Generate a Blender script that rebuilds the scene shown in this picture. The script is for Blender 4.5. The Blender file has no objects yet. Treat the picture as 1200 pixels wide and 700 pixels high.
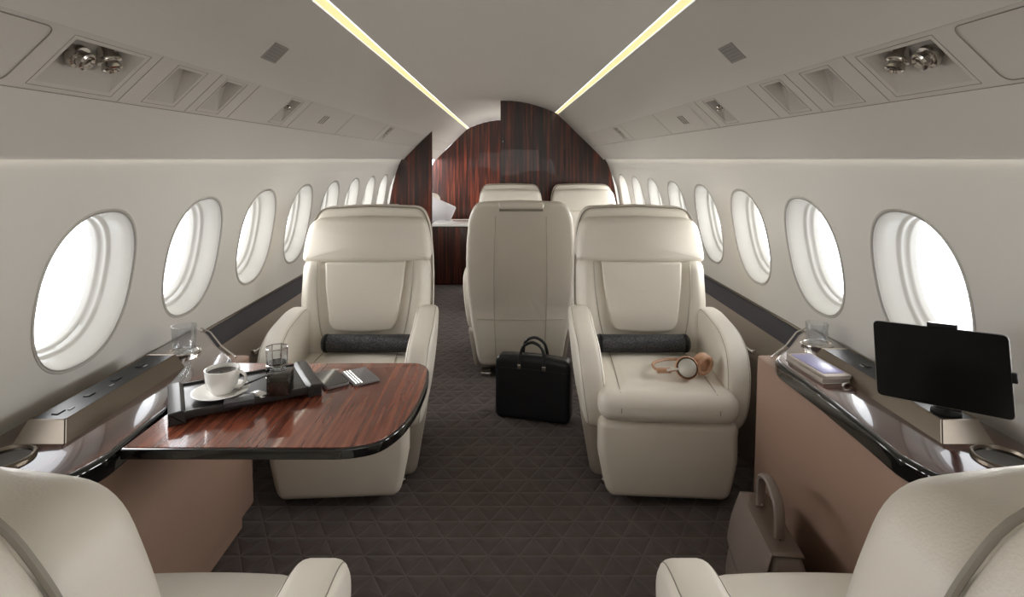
import bpy, bmesh, math, random
from math import sin, cos, pi, sqrt, tan, atan2, radians
from mathutils import Vector, Matrix
random.seed(7)
scn = bpy.context.scene
COL = scn.collection
# ------------------------------------------------------------------ materials
def lin(c):
    c = c / 255.0
    return c / 12.92 if c <= 0.04045 else ((c + 0.055) / 1.055) ** 2.4
def rgb(r, g, b): return (lin(r), lin(g), lin(b), 1.0)

def newmat(name):
    m = bpy.data.materials.new(name); m.use_nodes = True
    nt = m.node_tree; bs = nt.nodes['Principled BSDF']
    return m, nt, bs
def N(nt, t, **kw):
    n = nt.nodes.new(t)
    for k, v in kw.items(): setattr(n, k, v)
    return n
def simple(name, col, rough=0.5, metal=0.0, coat=0.0, bump=0.0, bscale=200.0, var=0.0, spec=0.5, trans=0.0, ior=1.45):
    m, nt, bs = newmat(name)
    bs.inputs['Base Color'].default_value = col
    bs.inputs['Roughness'].default_value = rough
    bs.inputs['Metallic'].default_value = metal
    bs.inputs['Coat Weight'].default_value = coat
    bs.inputs['Coat Roughness'].default_value = 0.03
    bs.inputs['Specular IOR Level'].default_value = spec
    bs.inputs['Transmission Weight'].default_value = trans
    bs.inputs['IOR'].default_value = ior
    if bump or var:
        tc = N(nt, 'ShaderNodeTexCoord')
        nz = N(nt, 'ShaderNodeTexNoise'); nz.inputs['Scale'].default_value = bscale; nz.inputs['Detail'].default_value = 4
        nt.links.new(tc.outputs['Object'], nz.inputs['Vector'])
        if bump:
            b = N(nt, 'ShaderNodeBump'); b.inputs['Strength'].default_value = bump; b.inputs['Distance'].default_value = 0.002
            nt.links.new(nz.outputs['Fac'], b.inputs['Height']); nt.links.new(b.outputs['Normal'], bs.inputs['Normal'])
        if var:
            n2 = N(nt, 'ShaderNodeTexNoise'); n2.inputs['Scale'].default_value = 6; n2.inputs['Detail'].default_value = 3
            nt.links.new(tc.outputs['Object'], n2.inputs['Vector'])
            mx = N(nt, 'ShaderNodeMix', data_type='RGBA')
            mx.inputs[6].default_value = tuple(c * (1 - var) for c in col[:3]) + (1,)
            mx.inputs[7].default_value = tuple(min(1, c * (1 + var)) for c in col[:3]) + (1,)
            nt.links.new(n2.outputs['Fac'], mx.inputs[0]); nt.links.new(mx.outputs[2], bs.inputs['Base Color'])
    return m
def emit(name, col, s):
    m, nt, bs = newmat(name)
    bs.inputs['Base Color'].default_value = col
    bs.inputs['Emission Color'].default_value = col
    bs.inputs['Emission Strength'].default_value = s
    return m
def wood(name, c1, c2, c3, stretch, rough=0.12, coat=0.8, warp=0.15, rough2=None):
    m, nt, bs = newmat(name)
    tc = N(nt, 'ShaderNodeTexCoord')
    mp = N(nt, 'ShaderNodeMapping'); mp.inputs['Scale'].default_value = stretch
    nt.links.new(tc.outputs['Object'], mp.inputs['Vector'])
    n1 = N(nt, 'ShaderNodeTexNoise'); n1.inputs['Scale'].default_value = 1.0; n1.inputs['Detail'].default_value = 6; n1.inputs['Roughness'].default_value = 0.6
    n1.inputs['Distortion'].default_value = warp
    nt.links.new(mp.outputs['Vector'], n1.inputs['Vector'])
    cr = N(nt, 'ShaderNodeValToRGB')
    e = cr.color_ramp.elements
    e[0].position = 0.36; e[0].color = c1; e[1].position = 0.68; e[1].color = c3
    k = cr.color_ramp.elements.new(0.5); k.color = c2
    nt.links.new(n1.outputs['Fac'], cr.inputs['Fac'])
    nt.links.new(cr.outputs['Color'], bs.inputs['Base Color'])
    bs.inputs['Roughness'].default_value = rough
    bs.inputs['Coat Weight'].default_value = coat
    bs.inputs['Coat Roughness'].default_value = 0.02
    return m

M = {}
M['leather'] = simple('cream_leather', rgb(217, 210, 198), 0.42, bump=0.25, bscale=350, var=0.03)
M['seamlight'] = simple('light_seam_thread', rgb(178, 171, 158), 0.6)
M['seam'] = simple('seam_thread', rgb(138, 130, 118), 0.6)
M['legrest'] = simple('cream_leather_low', rgb(213, 204, 190), 0.42, bump=0.25, bscale=350, var=0.03)
M['base'] = simple('greige_shell', rgb(158, 149, 138), 0.4, bump=0.1)
M['tan'] = simple('tan_leather', rgb(150, 122, 106), 0.48, bump=0.2, bscale=300, var=0.03)
M['taupe'] = simple('taupe_leather', rgb(140, 128, 118), 0.42, bump=0.2, bscale=300)
M['wall'] = simple('cream_wall', rgb(216, 213, 207), 0.38, var=0.015)
M['ceil'] = simple('ceiling_white', rgb(222, 219, 213), 0.42, var=0.015)
M['over'] = simple('overhead_panel', rgb(205, 201, 195), 0.42, var=0.015)
M['psu'] = simple('service_strip', rgb(200, 195, 188), 0.5)
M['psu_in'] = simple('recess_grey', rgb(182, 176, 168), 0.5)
M['line'] = simple('panel_gap', rgb(135, 128, 120), 0.7)
M['liner'] = simple('window_liner', rgb(190, 187, 180), 0.2, coat=0.2)
M['chrome'] = simple('nickel', rgb(205, 200, 194), 0.16, metal=1.0)
M['bronze'] = simple('brushed_bronze', rgb(128, 118, 106), 0.3, metal=1.0)
M['black'] = simple('black_gloss', rgb(10, 10, 11), 0.06, coat=0.6)
M['silver'] = simple('silver_disc', rgb(188, 184, 174), 0.35, metal=0.6)
M['screen'] = simple('screen_glass', rgb(7, 7, 8), 0.12, spec=0.25)
M['tray'] = simple('tray_lacquer', rgb(40, 37, 36), 0.34, spec=0.4)
M['plate'] = simple('grille_grey', rgb(150, 146, 142), 0.5)
M['gasket'] = simple('window_gasket', rgb(150, 145, 140), 0.5)  # grey stands for the shadow along the window rim
M['blackp'] = simple('black_plastic', rgb(16, 16, 17), 0.4, spec=0.25)
M['darkband'] = simple('dark_ledge', rgb(68, 66, 72), 0.6, spec=0.2)
M['bagblack'] = simple('black_bag_leather', rgb(24, 25, 29), 0.32, bump=0.3, bscale=260)
M['bagtaupe'] = simple('taupe_bag_leather', rgb(126, 113, 106), 0.45, bump=0.3, bscale=260)
M['white'] = simple('porcelain', rgb(240, 238, 234), 0.12, coat=0.4)
M['coffee'] = simple('coffee', rgb(38, 20, 12), 0.05)
M['darkgrey'] = simple('dark_grey', rgb(60, 58, 62), 0.35)
M['grey'] = simple('mid_grey', rgb(120, 116, 116), 0.45)
M['gold'] = simple('tan_gold', rgb(178, 138, 110), 0.4)
M['purple'] = simple('lilac_cover', rgb(140, 136, 178), 0.35, coat=0.1)
M['paper'] = simple('cream_paper', rgb(176, 165, 156), 0.5)
M['led'] = emit('cove_led', (0.84, 0.74, 0.36, 1), 0.75)
M['led2'] = emit('ledge_led', (1.0, 0.95, 0.78, 1), 1.2)
M['pillow'] = simple('patterned_pillow', rgb(232, 230, 234), 0.8, bump=0.6, bscale=60)
M['wood'] = wood('rosewood_panel', rgb(20, 7, 5), rgb(52, 19, 12), rgb(122, 54, 32), (30, 30, 1.0), coat=0.25, rough=0.3)
M['woodtable'] = wood('rosewood_top', rgb(92, 45, 32), rgb(122, 64, 47), rgb(156, 90, 66), (55, 2.6, 55), rough=0.2, coat=0.7, warp=0.15)
M['woodledge'] = wood('rosewood_console', rgb(44, 24, 20), rgb(72, 44, 38), rgb(108, 70, 58), (24, 2.2, 24), rough=0.15, coat=1.0)

def glassmat(name, tint, alpha_mix, cap=1.0):
    m = bpy.data.materials.new(name); m.use_nodes = True
    nt = m.node_tree; nt.nodes.clear()
    o = N(nt, 'ShaderNodeOutputMaterial'); t = N(nt, 'ShaderNodeBsdfTransparent'); g = N(nt, 'ShaderNodeBsdfGlossy')
    t.inputs[0].default_value = tint; g.inputs['Roughness'].default_value = 0.02
    lw = N(nt, 'ShaderNodeLayerWeight'); lw.inputs[0].default_value = alpha_mix
    mx = N(nt, 'ShaderNodeMixShader')
    ml = N(nt, 'ShaderNodeMath', operation='MULTIPLY'); ml.inputs[1].default_value = cap
    nt.links.new(lw.outputs['Fresnel'], ml.inputs[0]); nt.links.new(ml.outputs[0], mx.inputs[0]); nt.links.new(t.outputs[0], mx.inputs[1]); nt.links.new(g.outputs[0], mx.inputs[2])
    nt.links.new(mx.outputs[0], o.inputs[0])
    return m
M['pane'] = glassmat('window_glass', (1, 1, 1, 1), 0.15, 0.08)
M['glass'] = glassmat('drinking_glass', (0.96, 0.97, 0.98, 1), 0.4, 0.35)
M['smoke'] = glassmat('smoked_glass', (0.25, 0.23, 0.22, 1), 0.5)

# woven roll
def woven(name, c1, c2, sc):
    m, nt, bs = newmat(name)
    tc = N(nt, 'ShaderNodeTexCoord'); ck = N(nt, 'ShaderNodeTexVoronoi'); ck.inputs['Scale'].default_value = sc
    nt.links.new(tc.outputs['Object'], ck.inputs['Vector'])
    cr = N(nt, 'ShaderNodeValToRGB'); cr.color_ramp.elements[0].position = 0.25; cr.color_ramp.elements[0].color = c2
    cr.color_ramp.elements[1].position = 0.5; cr.color_ramp.elements[1].color = c1
    nt.links.new(ck.outputs['Distance'], cr.inputs['Fac']); nt.links.new(cr.outputs['Color'], bs.inputs['Base Color'])
    b = N(nt, 'ShaderNodeBump'); b.inputs['Strength'].default_value = 0.8; b.inputs['Distance'].default_value = 0.003
    nt.links.new(ck.outputs['Distance'], b.inputs['Height']); nt.links.new(b.outputs['Normal'], bs.inputs['Normal'])
    bs.inputs['Roughness'].default_value = 0.4
    return m
M['woven'] = woven('woven_black', rgb(16, 16, 18), rgb(84, 82, 88), 230)

def carpetmat():
    m, nt, bs = newmat('quilted_carpet')
    L = nt.links.new
    tc = N(nt, 'ShaderNodeTexCoord'); sp = N(nt, 'ShaderNodeSeparateXYZ'); L(tc.outputs['Object'], sp.inputs[0])
    def mth(op, a, b=None, c=None):
        n = N(nt, 'ShaderNodeMath', operation=op)
        for i, v in enumerate((a, b, c)):
            if v is None: continue
            if isinstance(v, (int, float)): n.inputs[i].default_value = v
            else: L(v, n.inputs[i])
        return n.outputs[0]
    ds = []
    s = 0.0866
    for ang in (90, 30, 150):
        a = radians(ang)
        d = mth('ADD', mth('MULTIPLY', sp.outputs[0], cos(a) / s), mth('MULTIPLY', sp.outputs[1], sin(a) / s))
        f = mth('FRACT', d)
        ds.append(mth('SUBTRACT', 0.5, mth('ABSOLUTE', mth('SUBTRACT', f, 0.5))))   # 0 at line, .5 mid
    mn = mth('MINIMUM', mth('MINIMUM', ds[0], ds[1]), ds[2])
    h = mth('POWER', mth('MULTIPLY', mn, 3.0), 0.45)
    nz = N(nt, 'ShaderNodeTexNoise'); nz.inputs['Scale'].default_value = 240; nz.inputs['Detail'].default_value = 3
    L(tc.outputs['Object'], nz.inputs['Vector'])
    hh = mth('ADD', h, mth('MULTIPLY', nz.outputs['Fac'], 0.10))
    b = N(nt, 'ShaderNodeBump'); b.inputs['Strength'].default_value = 0.65; b.inputs['Distance'].default_value = 0.010
    L(hh, b.inputs['Height']); L(b.outputs['Normal'], bs.inputs['Normal'])
    n2 = N(nt, 'ShaderNodeTexNoise'); n2.inputs['Scale'].default_value = 9; n2.inputs['Detail'].default_value = 8; n2.inputs['Roughness'].default_value = 0.7
    L(tc.outputs['Object'], n2.inputs['Vector'])
    mx = N(nt, 'ShaderNodeMix', data_type='RGBA'); mx.inputs[6].default_value = rgb(46, 37, 34); mx.inputs[7].default_value = rgb(94, 80, 75)
    L(n2.outputs['Fac'], mx.inputs[0])
    cr = N(nt, 'ShaderNodeValToRGB'); cr.color_ramp.elements[0].position = 0.0; cr.color_ramp.elements[0].color = (1.5, 1.5, 1.5, 1)
    cr.color_ramp.elements[1].position = 0.05; cr.color_ramp.elements[1].color = (1, 1, 1, 1)
    L(mn, cr.inputs['Fac'])
    mm = N(nt, 'ShaderNodeMix', data_type='RGBA'); mm.blend_type = 'MULTIPLY'; mm.inputs[0].default_value = 1
    L(mx.outputs[2], mm.inputs[6]); L(cr.outputs['Color'], mm.inputs[7])
    L(mm.outputs[2], bs.inputs['Base Color'])
    bs.inputs['Roughness'].default_value = 0.75
    bs.inputs['Sheen Weight'].default_value = 0.15
    return m
M['carpet'] = carpetmat()

# ------------------------------------------------------------------ object helpers
def tag(o, label=None, cat=None, group=None, kind=None):
    if label: o['label'] = label
    if cat: o['category'] = cat
    if group: o['group'] = group
    if kind: o['kind'] = kind
    return o
def obj(name, bm, mat, parent=None, smooth=True, ang=40, recalc=True):
    if recalc: bmesh.ops.recalc_face_normals(bm, faces=bm.faces[:])
    me = bpy.data.meshes.new(name); bm.to_mesh(me); bm.free()
    mats = mat if isinstance(mat, (list, tuple)) else [mat]
    for m in mats: me.materials.append(M[m])
    if smooth:
        for p in me.polygons: p.use_smooth = True
        try: me.set_sharp_from_angle(angle=radians(ang))
        except Exception: pass
    o = bpy.data.objects.new(name, me); COL.objects.link(o)
    if parent: o.parent = parent
    return o
SPLIT = {'button','slot','floor_track','seam','welt','card_slot','handle_ring','bracket','grille_slat','end_band','tray_rim','door_gap','symbol','facet_edge','zip'}
_obj1 = obj
def obj(name, bm, mat, parent=None, **kw):
    if name not in SPLIT: return _obj1(name, bm, mat, parent, **kw)
    bm.verts.ensure_lookup_table(); seen = set(); comps = []
    for v in bm.verts:
        if v in seen: continue
        st = [v]; seen.add(v); cur = []
        while st:
            x = st.pop(); cur.append(x)
            for e in x.link_edges:
                o_ = e.other_vert(x)
                if o_ not in seen: seen.add(o_); st.append(o_)
        comps.append(cur)
    first = None
    for cur in comps:
        nb_ = bmesh.new(); mp_ = {v: nb_.verts.new(v.co) for v in cur}
        fs = {f for v in cur for f in v.link_faces}
        for f in fs: nb_.faces.new([mp_[v] for v in f.verts])
        o_ = _obj1(name, nb_, mat, parent, **kw)
        first = first or o_
    bm.free(); return first
def empty(name, loc=(0, 0, 0), rz=0.0):
    o = bpy.data.objects.new(name, None); COL.objects.link(o)
    o.empty_display_size = 0.1
    o.location = loc; o.rotation_euler = (0, 0, rz)
    return o
def copy_tree(o, parent=None):
    c = o.copy(); COL.objects.link(c); c.parent = parent
    for ch in list(o.children): copy_tree(ch, c)
    return c
def struct(name, bm, mat, parent=None, **kw):
    o = obj(name, bm, mat, parent, **kw)
    if not parent: o['kind'] = 'structure'
    return o
# ------------------------------------------------------------------ mesh helpers
def rb(bm, c, h, r, m=5, n=3, f=None):
    """rounded box, centre c, half sizes h, radius r, m spans in the middle, deform f"""
    h = Vector(h); c = Vector(c); r = min(r, min(h) * 0.999)
    def ax(hh):
        i = hh - r
        t = [r * tan(pi / 4 * k / n) for k in range(n + 1)]
        return [-i - x for x in reversed(t)] + [-i + 2 * i * k / m for k in range(1, m)] + [i + x for x in t]
    A = [ax(h[0]), ax(h[1]), ax(h[2])]
    cache = {}
    def V(i, j, k):
        key = (i, j, k)
        if key in cache: return cache[key]
        p = Vector((A[0][i], A[1][j], A[2][k]))
        q = Vector([max(-(h[a] - r), min(h[a] - r, p[a])) for a in range(3)])
        d = p - q
        p = q + d.normalized() * r if d.length > 1e-9 else p
        p = p + c
        if f: p = Vector(f(p))
        cache[key] = bm.verts.new(p); return cache[key]
    L = [len(a) - 1 for a in A]
    def face(*vs):
        try: bm.faces.new(vs)
        except ValueError: pass
    for i in range(L[0]):
        for j in range(L[1]):
            face(V(i, j, 0), V(i, j + 1, 0), V(i + 1, j + 1, 0), V(i + 1, j, 0))
            face(V(i, j, L[2]), V(i + 1, j, L[2]), V(i + 1, j + 1, L[2]), V(i, j + 1, L[2]))
    for i in range(L[0]):
        for k in range(L[2]):
            face(V(i, 0, k), V(i + 1, 0, k), V(i + 1, 0, k + 1), V(i, 0, k + 1))
            face(V(i, L[1], k), V(i, L[1], k + 1), V(i + 1, L[1], k + 1), V(i + 1, L[1], k))
    for j in range(L[1]):
        for k in range(L[2]):
            face(V(0, j, k), V(0, j, k + 1), V(0, j + 1, k + 1), V(0, j + 1, k))
            face(V(L[0], j, k), V(L[0], j + 1, k), V(L[0], j + 1, k + 1), V(L[0], j, k + 1))
    return bm
def B(): return bmesh.new()
def catmull(pts, per=6, closed=True):
    out = []; n = len(pts)
    rng = n if closed else n - 1
    for i in range(rng):
        g = (lambda k: Vector(pts[k % n])) if closed else (lambda k: Vector(pts[max(0, min(n - 1, k))]))
        p0, p1, p2, p3 = g(i - 1), g(i), g(i + 1), g(i + 2)
        for s in range(per):
            t = s / per
            out.append(0.5 * ((2 * p1) + (-p0 + p2) * t + (2 * p0 - 5 * p1 + 4 * p2 - p3) * t * t + (-p0 + 3 * p1 - 3 * p2 + p3) * t ** 3))
    if not closed: out.append(Vector(pts[-1]))
    return out
def round_poly(pts, r, seg=5):
    """round polygon corners; r number or list"""
    n = len(pts); out = []
    for i in range(n):
        p = Vector(pts[i]); a = Vector(pts[i - 1]); b = Vector(pts[(i + 1) % n])
        rr = r[i] if isinstance(r, (list, tuple)) else r
        if rr <= 0: out.append(p); continue
        da = (a - p); db = (b - p); la, lb = da.length, db.length
        da.normalize(); db.normalize()
        t = min(rr, la * 0.48, lb * 0.48)
        p0 = p + da * t; p2 = p + db * t
        for k in range(seg + 1):
            u = k / seg
            out.append((1 - u) ** 2 * p0 + 2 * u * (1 - u) * p + u * u * p2)
    return out
def inset(pts, d):
    n = len(pts); area = sum(pts[i].x * pts[(i + 1) % n].y - pts[(i + 1) % n].x * pts[i].y for i in range(n))
    s = 1 if area > 0 else -1; out = []
    for i in range(n):
        a = pts[i - 1]; b = pts[i]; c = pts[(i + 1) % n]
        e1 = (b - a); e2 = (c - b)
        if e1.length < 1e-9: e1 = e2
        if e2.length < 1e-9: e2 = e1
        n1 = Vector((-e1.y, e1.x)).normalized(); n2 = Vector((-e2.y, e2.x)).normalized()
        nn = (n1 + n2)
        if nn.length < 1e-6: nn = n1
        nn.normalize(); k = 1 / max(0.5, nn.dot(n1))
        out.append(b + nn * d * s * k)
    return out
def slab(bm, pts, a0, a1, r=0.0, seg=3, axis='z', f=None, crown=0.0, mid=1):
    """prism from 2D outline between a0,a1 along axis, with rounded rims"""
    pts = [Vector(p) for p in pts]
    if crown:
        o_ = []
        for i in range(len(pts)):
            a, b = pts[i], pts[(i + 1) % len(pts)]; k = max(1, int((b - a).length / .022))
            o_ += [a.lerp(b, j / k) for j in range(k)]
        pts = o_
    rings = []
    if r > 0:
        rings = [(a0 + r - r * sin(pi / 2 * (1 - k / seg)), r * (1 - cos(pi / 2 * (1 - k / seg)))) for k in range(seg + 1)]
        mids = [(a0 + r + (a1 - a0 - 2 * r) * k / mid, 0) for k in range(1, mid)]
        up = [(a1 - (z - a0), i) for z, i in reversed(rings)]
        rings = rings + mids + up
    else:
        rings = [(a0 + (a1 - a0) * k / mid, 0) for k in range(mid + 1)]
    def mp(u, v, w):
        p = {'z': (u, v, w), 'x': (w, u, v), 'y': (u, w, v)}[axis]
        return Vector(f(Vector(p))) if f else Vector(p)
    loops = []
    for w, d in rings:
        q = inset(pts, d) if d > 1e-7 else pts
        loops.append([bm.verts.new(mp(p.x, p.y, w)) for p in q])
    for a, b in zip(loops, loops[1:]):
        n = len(a)
        for i in range(n): bm.faces.new((a[i], a[(i + 1) % n], b[(i + 1) % n], b[i]))
    if crown:
        for lp, (w, d), s in ((loops[0], rings[0], -1), (loops[-1], rings[-1], 1)):
            base = inset(pts, d) if d > 1e-7 else pts
            c = sum(base, Vector((0, 0))) / len(base); prev = lp
            for q in (0.85, 0.65, 0.4, 0.15):
                nl = [bm.verts.new(mp(*(c + (p - c) * q), w + s * crown * (1 - q * q))) for p in base]
                for i in range(len(nl)): bm.faces.new((prev[i], prev[(i + 1) % len(nl)], nl[(i + 1) % len(nl)], nl[i]))
                prev = nl
            bm.faces.new(prev)
    else:
        bm.faces.new(loops[0]); bm.faces.new(loops[-1])
    return bm
def tube(bm, pts, r, n=8, closed=False, caps=True):
    pts = [Vector(p) for p in pts]; N_ = len(pts); rings = []
    up = Vector((0, 0, 1)); prev = None
    for i, p in enumerate(pts):
        if closed: t = pts[(i + 1) % N_] - pts[i - 1]
        else: t = pts[min(i + 1, N_ - 1)] - pts[max(i - 1, 0)]
        if t.length < 1e-9: t = Vector((0, 0, 1))
        t.normalize()
        if prev is None:
            a = up if abs(t.dot(up)) < 0.9 else Vector((1, 0, 0))
            u = t.cross(a).normalized()
        else:
            u = (prev - t * prev.dot(t))
            u = u.normalized() if u.length > 1e-6 else t.orthogonal().normalized()
        prev = u; v = t.cross(u)
        rr = r[i] if isinstance(r, (list, tuple)) else r
        rings.append([bm.verts.new(p + (u * cos(2 * pi * k / n) + v * sin(2 * pi * k / n)) * rr) for k in range(n)])
    pr = list(zip(rings, rings[1:])) + ([(rings[-1], rings[0])] if closed else [])
    for a, b in pr:
        for k in range(n): bm.faces.new((a[k], a[(k + 1) % n], b[(k + 1) % n], b[k]))
    if caps and not closed:
        bm.faces.new(rings[0]); bm.faces.new(rings[-1])
    return bm
def lathe(bm, prof, c=(0, 0, 0), n=32, rot=None):
    c = Vector(c); loops = []
    for r, z in prof:
        if r < 1e-6: loops.append([bm.verts.new(c + (rot @ Vector((0, 0, z)) if rot else Vector((0, 0, z))))])
        else:
            lp = []
            for k in range(n):
                p = Vector((r * cos(2 * pi * k / n), r * sin(2 * pi * k / n), z))
                lp.append(bm.verts.new(c + (rot @ p if rot else p)))
            loops.append(lp)
    for a, b in zip(loops, loops[1:]):
        for k in range(n):
            k2 = (k + 1) % n
            if len(a) == 1 and len(b) == 1: continue
            if len(a) == 1: bm.faces.new((a[0], b[k2], b[k]))
            elif len(b) == 1: bm.faces.new((a[k], a[k2], b[0]))
            else: bm.faces.new((a[k], a[k2], b[k2], b[k]))
    return bm
def quad(bm, *ps):
    return bm.faces.new([bm.verts.new(p) for p in ps])
def interp(tab, x):
    if x <= tab[0][0]: return tab[0][1]
    for (a, b), (c, d) in zip(tab, tab[1:]):
        if x <= c:
            t = (x - a) / (c - a); t = t * t * (3 - 2 * t) if False else t
            return b + (d - b) * t
    return tab[-1][1]

# ================================================================== CABIN SHELL
EYE = 1.28
YB, YP, YF = -1.5, 5.7, 8.5         # back of cabin, partition, far bulkhead
CX, CZ = 0.54, 1.746                # cove line
def ceil_z(x): return 1.876 - 0.122 * (abs(x) / 0.52) ** 2
OVER = [(0.55, 1.736), (0.66, 1.632), (0.775, 1.516), (0.885, 1.410), (0.945, 1.350), (1.005, 1.286), (1.008, 1.280)]
WALL = [(1.030, 1.285), (1.062, 1.22), (1.092, 1.13), (1.118, 1.03), (1.138, 0.93), (1.156, 0.82), (1.170, 0.72), (1.180, 0.61)]
LOW = [(1.180, 0.61), (1.178, 0.60), (1.115, 0.545), (1.055, 0.44), (1.03, 0.25), (1.02, 0.0)]
wz = [p[1] for p in WALL]
def wall_x(z):
    z = max(.61, min(1.285, z))
    tab = sorted((b, a) for a, b in WALL)
    # smooth interpolation (catmull on table)
    for i in range(len(tab) - 1):
        if tab[i][0] <= z <= tab[i + 1][0] or i == len(tab) - 2:
            z0, z1 = tab[i][0], tab[i + 1][0]; t = max(0, min(1, (z - z0) / (z1 - z0)))
            p1, p2 = tab[i][1], tab[i + 1][1]
            m1 = (p2 - tab[i - 1][1]) / (z1 - tab[i - 1][0]) if i > 0 else (p2 - p1) / (z1 - z0)
            m2 = (tab[i + 2][1] - p1) / (tab[i + 2][0] - z0) if i + 2 < len(tab) else (p2 - p1) / (z1 - z0)
            d = z1 - z0
            return ((2*t**3-3*t*t+1)*p1 + (t**3-2*t*t+t)*d*m1 + (-2*t**3+3*t*t)*p2 + (t**3-t*t)*d*m2)
    return tab[0][1]

# floor
bm = B(); quad(bm, (-1.02, YB, 0), (1.02, YB, 0), (1.02, YF, 0), (-1.02, YF, 0))
struct('floor', bm, 'carpet')
# centre ceiling
bm = B(); xs = [-0.52 + 1.04 * k / 24 for k in range(25)]
ysc = [YB + (YF - YB) * k / 20 for k in range(21)]
g = [[bm.verts.new((x, y, ceil_z(x))) for x in xs] for y in ysc]
for j in range(20):
    for i in range(24): bm.faces.new((g[j][i], g[j][i + 1], g[j + 1][i + 1], g[j + 1][i]))
for s in (-1, 1):    # upturned edge behind the light strip
    quad(bm, (s * 0.52, YB, CZ + 0.008), (s * 0.52, YF, CZ + 0.008), (s * 0.52, YF, CZ + 0.03), (s * 0.52, YB, CZ + 0.03))
struct('ceiling', bm, 'ceil')

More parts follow.
